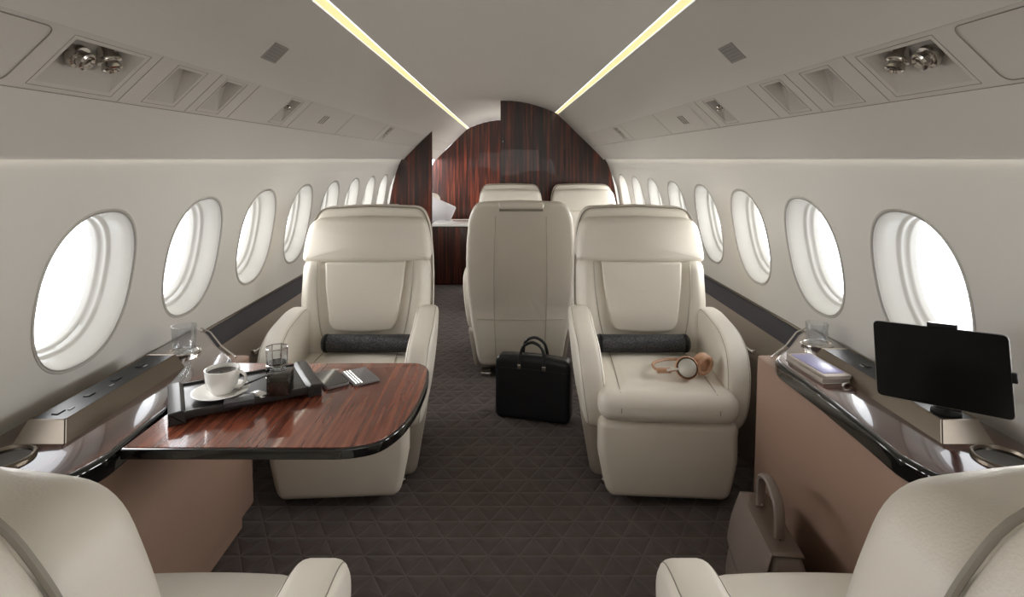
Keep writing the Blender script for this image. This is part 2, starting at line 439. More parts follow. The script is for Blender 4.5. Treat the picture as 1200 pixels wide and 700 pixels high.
# service strip positions (y0, y1, kind)
UNITS = [(1.045, 1.245, 'double'), (1.375, 1.485, 'blank'), (1.615, 1.715, 'light'), (2.11, 2.21, 'single'), (3.95, 4.05, 'single')]
P0 = Vector((0.885, 0, 1.410)); P1 = Vector((0.775, 0, 1.516))
TD = (P1 - P0); TW = TD.length; TU = TD.normalized()
NOUT = Vector((TU.z, 0, -TU.x)).normalized()   # towards outside/up
if NOUT.z < 0: NOUT = -NOUT
def strip_pt(s, y, t, n=0.0):
    p = P0 + TU * (t * TW) + NOUT * n
    return Vector((s * p.x, y, p.z))
side_name = {-1: 'left', 1: 'right'}
for s in (-1, 1):
    sn = side_name[s]
    # overhead panel
    bm = B()
    def strip_faces(pa, pb, ya, yb): quad(bm, (s*pa[0], ya, pa[1]), (s*pb[0], ya, pb[1]), (s*pb[0], yb, pb[1]), (s*pa[0], yb, pa[1]))
    for a, b in zip(OVER, OVER[1:]):
        if a == (0.775, 1.516): continue
        for k in range(20):
            ya = YB + (YF - YB) * k / 20; yb = YB + (YF - YB) * (k + 1) / 20
            strip_faces(a, b, ya, yb)
    # lip up behind
    quad(bm, (s*1.008, YB, 1.28), (s*1.008, YF, 1.28), (s*1.012, YF, 1.31), (s*1.012, YB, 1.31))
    quad(bm, (s*0.55, YB, 1.736), (s*0.55, YF, 1.736), (s*0.56, YF, 1.79), (s*0.56, YB, 1.79))
    ov = struct('trim_1' if s < 0 else 'trim_2', bm, 'over')
    # service strip with holes
    bm = B(); ybr = [YB] + [v for u in UNITS for v in u[:2]] + [YF]; tbr = [0, 0.14, 0.86, 1]
    for j in range(len(ybr) - 1):
        for i in range(3):
            if i == 1 and j % 2 == 1: continue
            quad(bm, strip_pt(s, ybr[j], tbr[i], 0.003), strip_pt(s, ybr[j + 1], tbr[i], 0.003), strip_pt(s, ybr[j + 1], tbr[i + 1], 0.003), strip_pt(s, ybr[j], tbr[i + 1], 0.003))
    for tt, e in ((0, 0), (1, 0)):
        quad(bm, strip_pt(s, YB, tt, 0.003), strip_pt(s, YF, tt, 0.003), strip_pt(s, YF, tt, -0.0), strip_pt(s, YB, tt, -0.0))
    struct('trim_3' if s < 0 else 'trim_4', bm, 'psu')
    # fine lines of the strip
    bm = B()
    for tt in (0.0, 1.0):
        tube(bm, [strip_pt(s, YB, tt, 0.001), strip_pt(s, YF, tt, 0.001)], 0.0009, 5)
    for yy in (1.29, 1.56, 1.80, 2.30, 2.95, 3.8):
        tube(bm, [strip_pt(s, yy, 0.02, 0.002), strip_pt(s, yy, 0.98, 0.002)], 0.0006, 5)
    struct('trim_5' if s < 0 else 'trim_6', bm, 'line')
    # units
    for ui, (y0, y1, kind) in enumerate(UNITS):
        yc = (y0 + y1) / 2
        where = ['nearest the camera', 'second from the camera', 'third from the camera', 'fourth from the camera', 'farthest down the cabin'][ui]
        nm = {'double': 'air_vent_unit', 'blank': 'light_recess', 'light': 'reading_light', 'single': 'air_vent'}[kind]
        root = empty(nm, strip_pt(s, yc, 0.5))
        o0 = root.location.copy()
        lab = {'double': 'twin nickel air nozzles in a large sloped recess of the %s overhead strip' % sn,
               'blank': 'empty sloped light recess beside the twin nozzles, %s overhead strip' % sn,
               'light': 'small sloped reading light recess, third from the camera on the %s overhead strip' % sn,
               'single': 'single nickel air nozzle recess, %s on the %s overhead strip' % (where, sn)}[kind]
        tag(root, lab, 'air vent' if 'single' in kind or kind == 'double' else 'reading light')
        bm = B()
        rim = [(y0, .14), (y1, .14), (y1, .86), (y0, .86)]
        L_ = y1 - y0
        inn = [(y0 + .22 * L_, .5), (y1 - .22 * L_, .5), (y1 - .14 * L_, .80), (y0 + .14 * L_, .80)]
        dep = [0.012, 0.012, 0.05, 0.05]
        # two parts: sloped floor from lower rim up to deep top
        dep = [0.035, 0.035, 0.05, 0.05]
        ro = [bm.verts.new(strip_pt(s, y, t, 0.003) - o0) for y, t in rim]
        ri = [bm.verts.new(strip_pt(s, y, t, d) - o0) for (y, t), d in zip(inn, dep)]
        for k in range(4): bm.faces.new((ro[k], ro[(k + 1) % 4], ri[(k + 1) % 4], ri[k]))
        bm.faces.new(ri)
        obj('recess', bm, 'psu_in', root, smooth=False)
        bm = B()
        fr = []
        for (y, t) in ((y0 - .012, .08), (y1 + .012, .08), (y1 + .012, .92), (y0 - .012, .92)): fr.append(strip_pt(s, y, t, 0.0015) - o0)
        tube(bm, fr, 0.0006, 4, closed=True)
        obj('frame', bm, 'line', root)
        R = Matrix.Rotation(0, 3, 'X')
        zax = -(Vector((s * NOUT.x, 0, NOUT.z))).normalized()
        rotm = zax.to_track_quat('Z', 'Y').to_matrix()
        def nozzle(y, t, sc, tilt):
            q = (Matrix.Rotation(tilt, 3, 'Y') @ rotm)
            bm = B()
            lathe(bm, [(0.0, -0.03*sc), (.020*sc, -0.03*sc), (.020*sc, -.012*sc), (.027*sc, -.010*sc), (.029*sc, 0), (.027*sc, .006*sc), (.019*sc, .008*sc),
                       (.019*sc, .016*sc), (.022*sc, .018*sc), (.022*sc, .026*sc), (.017*sc, .029*sc), (.012*sc, .024*sc), (0, .022*sc)],
                  strip_pt(s, y, t, 0.018) - o0, 20, q)
            obj('nozzle', bm, 'chrome', root, ang=30)
        if kind == 'double':
            nozzle(yc - .038, .56, 0.85, 0.25 * s); nozzle(yc + .038, .62, 0.85, -0.35 * s)
        elif kind == 'single': nozzle(yc, .56, 0.62, 0.2 * s)
        elif kind == 'light':
            bm = B(); lathe(bm, [(0, 0), (.017, 0), (.019, .004), (.015, .008), (0, .008)], strip_pt(s, yc, .68, .036) - o0, 20, rotm)
            obj('lens', bm, 'chrome', root)
        else:
            bm = B(); rb(bm, (0, 0, 0), (.008, .018, .006), .003, 2, 2, lambda p: Vector(p) + (strip_pt(s, yc, .76, .040) - o0))
            obj('slot', bm, 'darkgrey', root)
    # access panel near the camera
    bm = B()
    pts = [(0.62, .06), (0.985, .06), (0.985, .94), (0.62, .94)]
    pts = round_poly([(a, b * 0.15) for a, b in pts], 0.02)
    tube(bm, [strip_pt(s, p.x, p.y / 0.15, 0.001) for p in pts], 0.0011, 5, closed=True)
    o = obj('access_panel', bm, 'line'); tag(o, 'rounded access panel outline at the near end of the %s overhead strip' % sn, 'panel')
    # label-like small grilles further on
    for gy in (2.62, 2.68):
        pass
    root = empty('speaker_grille', strip_pt(s, 2.62, .5)); o0 = root.location.copy()
    tag(root, 'flat service panel with slotted grille beyond the air nozzles, %s overhead strip' % sn, 'grille')
    bm = B()
    c4 = [strip_pt(s, 2.40, .12, .0005) - o0, strip_pt(s, 2.86, .12, .0005) - o0, strip_pt(s, 2.86, .88, .0005) - o0, strip_pt(s, 2.40, .88, .0005) - o0]
    quad(bm, *c4); obj('plate', bm, 'psu', root, smooth=False)
    bm = B()
    for dy in (-.03, 0, .03):
        tube(bm, [strip_pt(s, 2.60 + dy, .34, -.0005) - o0, strip_pt(s, 2.60 + dy, .66, -.0005) - o0], 0.0025, 5)
    obj('slot', bm, 'line', root)
    # small grey air grille on the upper panel
    a = Vector((0.668, 0, 1.6243)); b = Vector((0.712, 0, 1.5798)); nn = Vector((b.z - a.z, 0, a.x - b.x)).normalized()
    if nn.z > 0: nn = -nn
    yy = 1.70
    root = empty('air_grille', (s * 0.69, yy, 1.602)); o0 = root.location.copy()
    tag(root, 'small grey rectangular grille on the upper %s ceiling panel' % sn, 'grille')
    bm = B()
    def gp(u, v, h):
        p = a.lerp(b, u) + nn * h; return Vector((s * p.x, v, p.z)) - o0
    v8 = [bm.verts.new(gp(u, v, h)) for h in (0.0, .003) for u, v in ((0, yy - .05), (1, yy - .05), (1, yy + .05), (0, yy + .05))]
    bm.faces.new(v8[4:])
    for k in range(4): bm.faces.new((v8[k], v8[(k + 1) % 4], v8[4 + (k + 1) % 4], v8[4 + k]))
    obj('grille_plate', bm, 'plate', root, smooth=False)
    bm = B()
    for k in range(5):
        u = .14 + .18 * k
        tube(bm, [gp(u, yy - .046, .0035), gp(u, yy + .046, .0035)], .0008, 4)
    obj('grille_slat', bm, 'line', root)
    # light strips
    bm = B(); quad(bm, (s*0.526, YB, 1.7535), (s*0.548, YB, 1.7415), (s*0.548, YF, 1.7415), (s*0.526, YF, 1.7535))
    o = obj('light_strip', bm, 'led', smooth=False); tag(o, 'thin warm yellow light strip along the %s cove of the centre ceiling' % sn, 'light strip')
    bm = B(); quad(bm, (s*1.012, YB, 1.286), (s*1.029, YB, 1.286), (s*1.029, YP, 1.286), (s*1.012, YP, 1.286))
    o = obj('light_strip', bm, 'led2', smooth=False); tag(o, 'faint pale light strip along the top edge of the %s window wall' % sn, 'light strip')

# ---- window walls
W0, WS = 1.547, 0.525
WA, WB_, WZC = 0.177, 0.213, 0.925
HTOP, HBOT = 1.20, 0.64
def oval(th, a=WA, b=WB_, e=2.35):
    c, s_ = cos(th), sin(th)
    return (a * math.copysign(abs(c) ** (2 / e), c), b * math.copysign(abs(s_) ** (2 / e), s_))
KMIN, KMAX = -4, 11
n_win = {-1: 0, 1: 0}
wid = 0
for s in (-1, 1):
    bm = B()
    def wp(y, z): return Vector((s * wall_x(z), y, z))
    NA = 56
    for k in range(KMIN, KMAX + 1):
        yc = W0 + WS * k
        rings = []
        for q in (0.0, 0.08, 0.25, 0.5, 0.75, 1.0):
            lp = []
            for i in range(NA):
                th = 2 * pi * (i + 0.5) / NA
                ox, oz = oval(th)
                # matching point on the cell rectangle
                hw = WS / 2; dz = (HTOP - WZC) if sin(th) > 0 else (WZC - HBOT)
                c_, s_ = cos(th), sin(th)
                m_ = max(abs(c_) / 1.0, abs(s_) / 1.0)
                rx, rz = hw * c_ / m_, dz * s_ / m_
                lp.append(bm.verts.new(wp(yc + ox + (rx - ox) * q, WZC + oz + (rz - oz) * q)))
            rings.append(lp)
        for a_, b_ in zip(rings, rings[1:]):
            for i in range(NA): bm.faces.new((a_[i], a_[(i + 1) % NA], b_[(i + 1) % NA], b_[i]))
        # corners of the cell
        for (cy, cz) in ((1, 1), (-1, 1), (-1, -1), (1, -1)):
            lp = rings[-1]
            cz_ = HTOP if cz > 0 else HBOT
            best = sorted(range(NA), key=lambda i: (lp[i].co - wp(yc + cy * WS / 2, cz_)).length)[:2]
            bm.faces.new((lp[best[0]], lp[best[1]], bm.verts.new(wp(yc + cy * WS / 2, cz_))))
        for zz0, zz1, st in ((HTOP, 1.285, 4), (0.60, HBOT, 2)):
            for j in range(st):
                za, zb = zz0 + (zz1 - zz0) * j / st, zz0 + (zz1 - zz0) * (j + 1) / st
                for i in range(4):
                    ya, yb = yc - WS / 2 + WS * i / 4, yc - WS / 2 + WS * (i + 1) / 4
                    quad(bm, wp(ya, za), wp(yb, za), wp(yb, zb), wp(ya, zb))
    bmesh.ops.remove_doubles(bm, verts=bm.verts[:], dist=0.0004)
    struct('wall_left' if s < 0 else 'wall_right', bm, 'wall', ang=60)
    # lower wall: dark band + taupe dado
    bm = B()
    for (a, b) in list(zip(LOW, LOW[1:]))[0:2]:
        quad(bm, (s*a[0], YB, a[1]), (s*b[0], YB, b[1]), (s*b[0], YF, b[1]), (s*a[0], YF, a[1]))
    struct('trim_7' if s < 0 else 'trim_8', bm, 'darkband', smooth=False)
    bm = B()
    for (a, b) in list(zip(LOW, LOW[1:]))[2:]:
        quad(bm, (s*a[0], YB, a[1]), (s*b[0], YB, b[1]), (s*b[0], YF, b[1]), (s*a[0], YF, a[1]))
    struct('baseboard_left' if s < 0 else 'baseboard_right', bm, 'taupe')
    # metal inlay lines on dado
    bm = B()
    tube(bm, [(s*1.176, YB, .603), (s*1.176, YP, .603)], .004, 6)
    struct('trim_9' if s < 0 else 'trim_10', bm, 'bronze')
    # windows
    for k in range(KMIN, KMAX + 1):
        yc = W0 + WS * k
        if yc - WA < YB or (YP - .25 < yc < YP + .25 and False): continue
        wid += 1
        nrm = Vector((s * 0.985, 0, 0.17))
        bm = B(); loops = []
        prof = [(1.03, -0.0005), (1.025, -0.003), (1.005, -0.003), (0.985, 0.003), (0.97, 0.012), (0.945, 0.035), (0.92, 0.060), (0.91, 0.066), (0.885, 0.069), (0.875, 0.076), (0.868, 0.088), (0.845, 0.091), (0.835, 0.098), (0.82, 0.110)]
        for sc, d in prof:
            lp = []
            for i in range(64):
                ox, oz = oval(2 * pi * i / 64)
                p = wp(yc + ox * sc, WZC + oz * sc) + nrm * d
                lp.append(bm.verts.new(p))
            loops.append(lp)
        for a_, b_ in zip(loops, loops[1:]):
            for i in range(64): bm.faces.new((a_[i], a_[(i + 1) % 64], b_[(i + 1) % 64], b_[i]))
        wdw = struct('window_%d' % wid, bm, 'liner', ang=50)
        bm = B()
        tube(bm, [wp(yc + oval(2 * pi * i / 64)[0] * .992, WZC + oval(2 * pi * i / 64)[1] * .992) + nrm * .001 for i in range(64)], .0030, 6, closed=True)
        obj('window_gasket', bm, 'gasket', wdw)  # thin ring painted as shade just inside the opening
        bm = B(); lp = []
        for i in range(64):
            ox, oz = oval(2 * pi * i / 64)
            lp.append(bm.verts.new(wp(yc + ox * .83, WZC + oz * .83) + nrm * .102))
        bm.faces.new(lp)
        obj('window_pane' if k > -2 else 'window_shade', bm, 'pane' if k > -2 else 'liner', wdw, smooth=False)  # out-of-view panes made opaque, added to dim the near cabin

# ---- bulkheads
def section(xa, xb, n=8):
    """outline of the cabin section between x=xa..xb (xb>xa>=0 side, outer side positive)"""
    return None
def side_outline(): # from cove down to the floor on the +X side
    return [(0.545, 1.742)] + OVER[1:-1] + [(1.030, 1.283)] + [(wall_x(z), z) for z in (1.22, 1.13, 1.03, .93, .82, .72, .61)] + [(1.112, .545), (1.052, .44), (1.027, .25), (1.018, 0.0)]
def bulk(name, pts, y, th, mat, kind='structure'):
    bm = B(); slab(bm, pts, y, y + th, 0, axis='y')
    o = obj(name, bm, mat, smooth=False); 
    if kind: o['kind'] = kind
    return o
so = side_outline()
ptsR = [(-0.03, 0.0), (-0.03, ceil_z(.03))] + [(x, ceil_z(x)) for x in (.08, .16, .24, .32, .40, .46, .515)] + so
bulk('wall_partition_right', ptsR, YP, 0.04, 'wood')
def cut_left(xc):
    out = [(x, z) for x, z in so if x > xc]
    z_at = 1.516 + (1.632 - 1.516) * (0.775 - xc) / 0.115
    return [(-xc, 0.0), (-xc, z_at)] + [(-x, z) for x, z in out]
bulk('wall_partition_left', cut_left(0.725), YP, 0.04, 'wood')
arc = [(x, ceil_z(x)) for x in [-.5 + k * .1 for k in range(11)]]
bulk('wall_far', arc + [(x, z) for x, z in so] + [(-x, z) for x, z in reversed(so)], YF, 0.03, 'wood')
bulk('wall_near', arc + [(x, z) for x, z in so] + [(-x, z) for x, z in reversed(so)], YB, 0.03, 'wall')
# seams + latch of the sliding door on the right partition
bm = B()
for x in (-0.028, 0.30, 0.62):
    rb(bm, (x, YP - .001, ceil_z(x)/2 - .15 if x > .5 else ceil_z(x)/2), (.0015, .001, (ceil_z(x)/2 - .17) if x > .5 else ceil_z(x)/2 - .005), .0005, 1, 1)
struct('trim_11', bm, 'black')
root = empty('door_latch', (-0.005, YP, 1.47)); tag(root, 'small dark metal latch on the edge of the glossy wood partition', 'latch')
bm = B(); rb(bm, (0, -.004, 0), (.009, .004, .028), .003, 2, 2); obj('plate', bm, 'darkgrey', root)
bm = B(); rb(bm, (0, -.011, -.005), (.004, .005, .010), .003, 2, 2); obj('thumb_turn', bm, 'chrome', root)

# ================================================================== SEATS (front faces -Y, origin on floor below the cushion front)
LEAN = 0.25
def lean(z): return LEAN * max(0.0, z - 0.40)
def top_round(p, z1, zt, R, w):
    if p.z > z1:
        t = min(1, (p.z - z1) / (zt - z1)); ins = R * (1 - sqrt(max(0, 1 - t * t)))
        p.x -= ins * p.x / w
    return p
def sgnx(v): return 1 if v >= 0 else -1

def build_seat():
    root = empty('cabin_seat')
    # pedestal
    bm = B()
    def fb(p):
        p = Vector(p); t = (p.z - .02) / .26
        p.x *= 0.86 + .14 * t; p.y = .36 + (p.y - .36) * (.86 + .14 * t); return p
    rb(bm, (0, .38, .15), (.312, .26, .13), .035, 4, 3, fb)
    bas = obj('seat_base', bm, 'base', root); tag(bas, 'greige pedestal shell under the seat')
    bm = B()
    for sx in (-.2, .2): rb(bm, (sx, .40, .012), (.03, .26, .012), .006, 2, 2)
    obj('floor_track', bm, 'chrome', root)
    # leg rest
    bm = B()
    def fl(p):
        p = Vector(p); t = max(0, min(1, (p.z - .03) / .29))
        w = interp([(0, .86), (.15, .92), (.5, 1.0), (1, 1.0)], t)
        p.x *= w
        p.y += .010 * (1 - t) ** 2
        if p.y < .05:
            u = p.x / .25; p.y -= .012 * max(0, 1 - u * u) * (1 - (2 * t - 1) ** 2)
        return p
    rb(bm, (0, .055, .174), (.252, .06, .146), .03, 8, 4, fl)
    obj('leg_rest', bm, 'legrest', root)
    # seat cushion
    bm = B()
    def fc(p):
        p = Vector(p)
        u = p.x / .255; v = (p.y - .25) / .28
        if p.z > .37:
            p.z += .018 * max(0, 1 - u * u) * max(0, 1 - v * v)
            p.z -= .012 * max(0, v)
            # groove of the side welts
            g_ = math.exp(-((abs(p.x) - .175) / .008) ** 2); p.z -= .004 * g_
        if p.y < .02:
            p.y -= .014 * (1 - u * u)
        return p
    rb(bm, (0, .245, .371), (.255, .27, .053), .045, 22, 5, fc)
    cu = obj('seat_cushion', bm, 'leather', root)
    bm = B()
    for sx in (-1, 1):
        pts = []
        for k in range(16):
            y = -.025 + .5 * k / 15
            x = sx * (.175 - .01 * (k / 15)); z = .424
            if y < .02:
                a = (.02 - y) / .045; z = .424 - .045 * (1 - sqrt(max(0, 1 - min(1, a) ** 2)))
            q = fc((x, y, z)); q.z += .0008; pts.append(q)
        pts.insert(0, Vector((sx * .175, -.034, .36)))
        tube(bm, pts, .0015, 5)
    obj('seam', bm, 'seam', cu)
    # backrest
    bm = B()
    def fbk(p):
        p = Vector(p); z = p.z
        u = p.x / .30
        w = interp([(.36, .90), (.48, .955), (.62, 1.0), (.84, 1.0)], z); p.x *= w
        if p.y < .54:
            # side bolsters swell forward
            side = max(0, (abs(u) - .62) / .38)
            p.y -= .028 * sin(min(1, side) * pi) ** 1.0 if side > 0 else 0
        p.y += lean(z); return p
    rb(bm, (0, .555, .585), (.300, .055, .225), .05, 20, 4, fbk)
    bk = obj('backrest', bm, 'leather', root)
    # centre panel with tapered outline
    bm = B()
    outline = [(-.185, .80), (-.178, .70), (-.150, .53), (-.125, .500), (0, .494), (.125, .500), (.150, .53), (.178, .70), (.185, .80)]
    outline = round_poly(outline, [.01, 0, .04, .03, 0, .03, .04, 0, .01])
    def fp(p):
        p = Vector(p); p.y += lean(p.z); return p
    slab(bm, outline, .470, .52, .012, 5, axis='y', f=fp, crown=.007)
    cp = obj('back_cushion', bm, 'leather', root)
    bm = B()
    U = [(-.222, .80), (-.214, .66), (-.190, .50), (-.165, .455), (-.12, .444), (0, .442), (.12, .444), (.165, .455), (.190, .50), (.214, .66), (.222, .80)]
    pts = [fbk((x / interp([(.36, .90), (.48, .955), (.62, 1.0), (.84, 1.0)], z), .4985, z)) for x, z in [(v.x, v.y) for v in catmull(U, 4, False)]]
    tube(bm, pts, .0028, 6)
    obj('seam', bm, 'seamlight', bk)
    # headrest
    bm = B()
    def fh(p):
        p = Vector(p); u = p.x / .30
        p.y += .035 * u * u + lean(p.z); return p
    ho = round_poly([(-.304, .795), (.304, .795), (.297, .89), (.272, .992), (0, 1.003), (-.272, .992), (-.297, .89)], [.03, .03, .06, .075, 0, .075, .06], 7)
    slab(bm, ho, .462, .606, .036, 6, axis='y', f=fh, crown=.008, mid=3)
    hd = obj('headrest', bm, 'leather', root, ang=70)
    bm = B()
    for sx in (-1, 1):
        tube(bm, [fh((sx * (.270 - .03 * (k / 9) ** 2), .4755, .815 + .155 * k / 9)) for k in range(10)], .0012, 5)
    obj('seam', bm, 'seam', hd)
    # back shell
    bm = B()
    SW = [(.05, .240), (.20, .262), (.35, .290), (.5, .308), (.65, .313), (.8, .307), (.95, .292), (1.04, .280)]
    right = [(interp(SW, z), z) for z in (.14, .22, .30, .40, .5, .6, .7, .8, .88, .95)]
    so_ = [(-.235, .075), (.235, .075)] + right + [(.255, 1.040), (0, 1.050), (-.255, 1.040)] + [(-x, z) for x, z in reversed(right)]
    so_ = round_poly(so_, [.05, .05] + [0] * 9 + [.06, .10, 0, .10, .06] + [0] * 9, 6)
    def sy_(z): return -.015 * (1 - math.cos(min(1, (.36 - z) / .3) * pi / 2)) if z < .36 else 0
    def fs(p):
        p = Vector(p); u = p.x / .31
        if p.y > .66: p.y += .014 * max(0, 1 - u * u)
        p.y += sy_(p.z) + lean(p.z)
        return p
    bm = B()
    slab(bm, so_, .598, .705, .026, 6, axis='y', f=fs, crown=.006, mid=2)
    sh = obj('back_shell', bm, 'leather', root, ang=70)
    bm = B(); tube(bm, [fs((v.x, .601, v.y)) for v in inset(so_, .005)], .0035, 6, closed=True)
    obj('piping', bm, 'seam', sh)  # dark tube added to deepen the shaded crease between headrest and shell
    def onback(x, z):
        c_ = Vector((0, .55)); q_ = min(1, max(abs(x) / .31, abs(z - .555) / .48))
        return fs((x, .705 + .006 * max(0, 1 - q_ * q_) + .0003, z))
    bm = B()
    for sx in (-1, 1): tube(bm, [onback(sx * (.140 + .012 * sin(pi * k / 20)), .965 - .86 * k / 20) for k in range(21)], .0022, 5)
    tube(bm, [onback(-.250 + .500 * k / 20, .352) for k in range(21)], .0022, 5)
    obj('seam', bm, 'seamlight', sh)
    # tab and recess on top of the shell
    bm = B(); rb(bm, (0, .690 + lean(1.0), 1.026), (.125, .060, .020), .014, 4, 3)
    tb = obj('top_tab', bm, 'leather', root)
    bm = B(); rb(bm, (0, .728 + lean(1.0), 1.000), (.120, .006, .006), .003, 3, 2); obj('tab_groove', bm, 'seam', tb)
    bm = B(); rb(bm, (-.18, .665 + lean(1.0), 1.036), (.032, .010, .003), .002, 2, 2); obj('release_slot', bm, 'bronze', root)
    # armrests
    prof = [(.62, .30), (.64, .48), (.61, .58), (.50, .606), (.36, .602), (.22, .585), (.125, .550), (.070, .485), (.050, .42), (.045, .34), (.075, .27), (.16, .235), (.40, .235), (.55, .25)]
    for sx in (-1, 1):
        bm = B()
        def fa(p):
            p = Vector(p)
            k = max(0, min(1, (.60 - p.z) / .34))
            p.x += -.035 * k * k
            p.x += -.018 * max(0, (.25 - p.y) / .25)
            p.x *= sx; return p
        slab(bm, catmull(prof, 4), .243, .340, .026, 4, axis='x', f=fa, crown=.004)
        ar = obj('armrest', bm, 'leather', root)
        bm = B()
        q = inset([Vector(v) for v in catmull(prof, 4)], .006)
        tube(bm, [fa((.330, v.x, v.y)) for v in q], .0012, 4, closed=True)
        tube(bm, [fa((.253, v.x, v.y)) for v in q], .0012, 4, closed=True)
        obj('seam', bm, 'seam', ar)
    return root
seat = build_seat()
GS = 'cream leather cabin seats'
seat.location = (0.605, 2.06, 0); seat.rotation_euler = (0, 0, radians(-4))
tag(seat, 'cream leather seat facing the camera on the right, headphones on its cushion', 'seat', GS)
def put(x, yfront, rz, label):
    c = copy_tree(seat); c.location = (x, yfront, 0); c.rotation_euler = (0, 0, rz); c['label'] = label
    if yfront < 1.5: c.scale = (1, 1, 1.008)
    return c
put(-0.605, 2.06, radians(4), 'cream leather seat facing the camera on the left, behind the wooden table')
put(-0.61, 1.15, pi, 'cream leather seat turned away at the bottom left corner of the frame, before the table')
put(0.61, 1.15, pi, 'cream leather seat turned away at the bottom right corner, below the tablet')
put(0.097, 3.98, pi, 'cream leather seat in the aisle showing its back, behind the black briefcase')
put(0.068, 4.62, 0, 'far cream seat facing the camera above the aisle seat, by the wood partition')
put(0.752, 4.62, 0, 'far cream seat facing the camera at the right before the wood partition')

# ================================================================== CONSOLES
def console(s):
    sn = side_name[s]
    root = empty('side_console', (s * 1.0, 1.2, 0))
    o0 = root.location.copy()
    tag(root, 'built-in %s side console with a glossy wood top and tan leather front' % sn, 'console')
    Lc = lambda p: Vector(p) - o0
    outer = lambda y: 1.168
    edge = [(1.150, 2.13), (1.09, 2.08), (.975, 1.93), (.872, 1.815), (.862, 1.77), (.866, 1.55), (.860, 1.36), (.852, 1.22), (.868, 1.155), (.915, 1.09), (.955, 1.0), (.975, .80), (.98, .45)]
    near = [(1.168, .45), (1.168, 2.13)]
    def top_poly(d): # polygon shrunk from the inner edge
        return [(s * (x + d), y) for x, y in edge] + [(s * x, y) for x, y in near]
    bm = B(); slab(bm, round_poly(top_poly(0.012), 0.02, 4), .6105, .640, 0.003, 2, f=lambda p: p - o0)
    obj('worktop', bm, 'woodledge', root)
    bm = B(); slab(bm, round_poly(top_poly(0), 0.02, 4), .590, .6385, .010, 4, f=lambda p: p - o0)
    obj('worktop_edge', bm, 'black', root)
    # front panel
    ff = lambda p: Vector(p) - o0
    fpan = [(s * 1.10, 1.96), (s * .886, 1.96), (s * .876, 1.94), (s * .878, 1.55), (s * .874, 1.30), (s * .880, 1.18), (s * .925, 1.11), (s * .985, 1.00), (s * 1.0, .85), (s * 1.0, .5), (s * 1.10, .5)]
    def fpf(p):
        p = Vector(p)
        if p.y > 1.9: p.y += .035 * (1 - (p.z - .075) / .525)
        return p - o0
    bm = B(); slab(bm, round_poly(fpan, .012, 3), .075, .600, .006, 2, f=fpf)
    obj('front_panel', bm, 'tan', root)
    bm = B(); slab(bm, [(s * 1.02, 1.95), (s * .905, 1.95), (s * .905, 1.16), (s * 1.02, 1.0)], .004, .10, 0, f=ff)
    obj('kick_panel', bm, 'tan', root, smooth=False)
    # metal inlay at the far end
    bm = B()
    tube(bm, [Lc((s * 1.15, 2.142, .638)), Lc((s * 1.088, 2.092, .638)), Lc((s * .972, 1.940, .638)), Lc((s * .868, 1.826, .638))], .003, 6)
    obj('end_trim', bm, 'chrome', root)
    # cover flap sloping down beyond the end
    bm = B()
    slab(bm, [(s*1.15, 2.13), (s*1.09, 2.085), (s*.895,1.83), (s*.95,1.80), (s*1.15, 1.86)], .55, .61, 0, f=lambda p: p - o0)
    obj('end_block', bm, 'taupe', root, smooth=False)
    # raised bezel with control panel
    yb0, yb1 = (1.265, 1.745) if s < 0 else (1.265, 1.80)
    a, b = .985, 1.105
    bm = B()
    zt, zb = .684, .638
    outr = [(a, yb0), (b, yb0), (b, yb1), (a, yb1)]
    inr = [(a + .022, yb0 + .03), (b - .012, yb0 + .03), (b - .012, yb1 - .015), (a + .022, yb1 - .015)]
    in2 = [(a + .028, yb0 + .036), (b - .016, yb0 + .036), (b - .016, yb1 - .02), (a + .028, yb1 - .02)]
    lo = [bm.verts.new(Lc((s * x, y, zb))) for x, y in outr]
    mi = [bm.verts.new(Lc((s * x, y, zt))) for x, y in inr]
    nn_ = [bm.verts.new(Lc((s * x, y, zt - .006))) for x, y in in2]
    for A_, B_ in ((lo, mi), (mi, nn_)):
        for k in range(4): bm.faces.new((A_[k], A_[(k + 1) % 4], B_[(k + 1) % 4], B_[k]))
    bmesh.ops.bevel(bm, geom=[e for e in bm.edges if len(e.link_faces) == 2], offset=.003, segments=2, affect='EDGES')
    bz = obj('bezel', bm, 'bronze', root)
    bm = B(); slab(bm, [(s * x, y) for x, y in in2], zt - .012, zt - .004, 0, f=lambda p: p - o0)
    cpn = obj('control_panel', bm, 'blackp', root, smooth=False)
    bm = B()
    for k in range(4):
        y = yb0 + .07 + .10 * k
        rb(bm, Lc((s * 1.055, y, zt - .003)), (.008, .012, .0012), .0008, 2, 2)
    obj('button', bm, 'blackp', cpn)
    bm = B()
    for k in range(3): 
        y = yb0 + .09 + .14 * k
        rb(bm, Lc((s * 1.04, y, zt - .0035)), (.003, .008, .001), .0005, 2, 2)
    obj('symbol', bm, 'grey', cpn)
    # cup holder near the camera
    bm = B()
    lathe(bm, [(.056, .640), (.056, .647), (.053, .650), (.049, .650), (.048, .646), (.047, .6415), (0, .6412)], Lc((s * 1.060, 1.195, 0)), 36)
    ch = obj('cup_holder', bm, 'bronze', root)
    bm = B(); lathe(bm, [(.0475, .644), (.035, .6425), (0, .6425)], Lc((s * 1.060, 1.195, 0)), 36); obj('cup_holder_base', bm, 'black', ch)  # black disc painted as the dark depth of the holder, no hole cut
    # glass rest at the far end
    bm = B()
    cx_, cy_ = (1.06, 1.87) if s < 0 else (1.085, 1.95)
    lathe(bm, [(.052, .6405), (.052, .645), (.049, .648), (.044, .648), (.042, .644), (0, .6438)], Lc((s * cx_, cy_, 0)), 36)
    obj('glass_rest', bm, 'chrome', root)
    return (s * cx_, cy_)
gl = console(-1); gr_ = console(1)
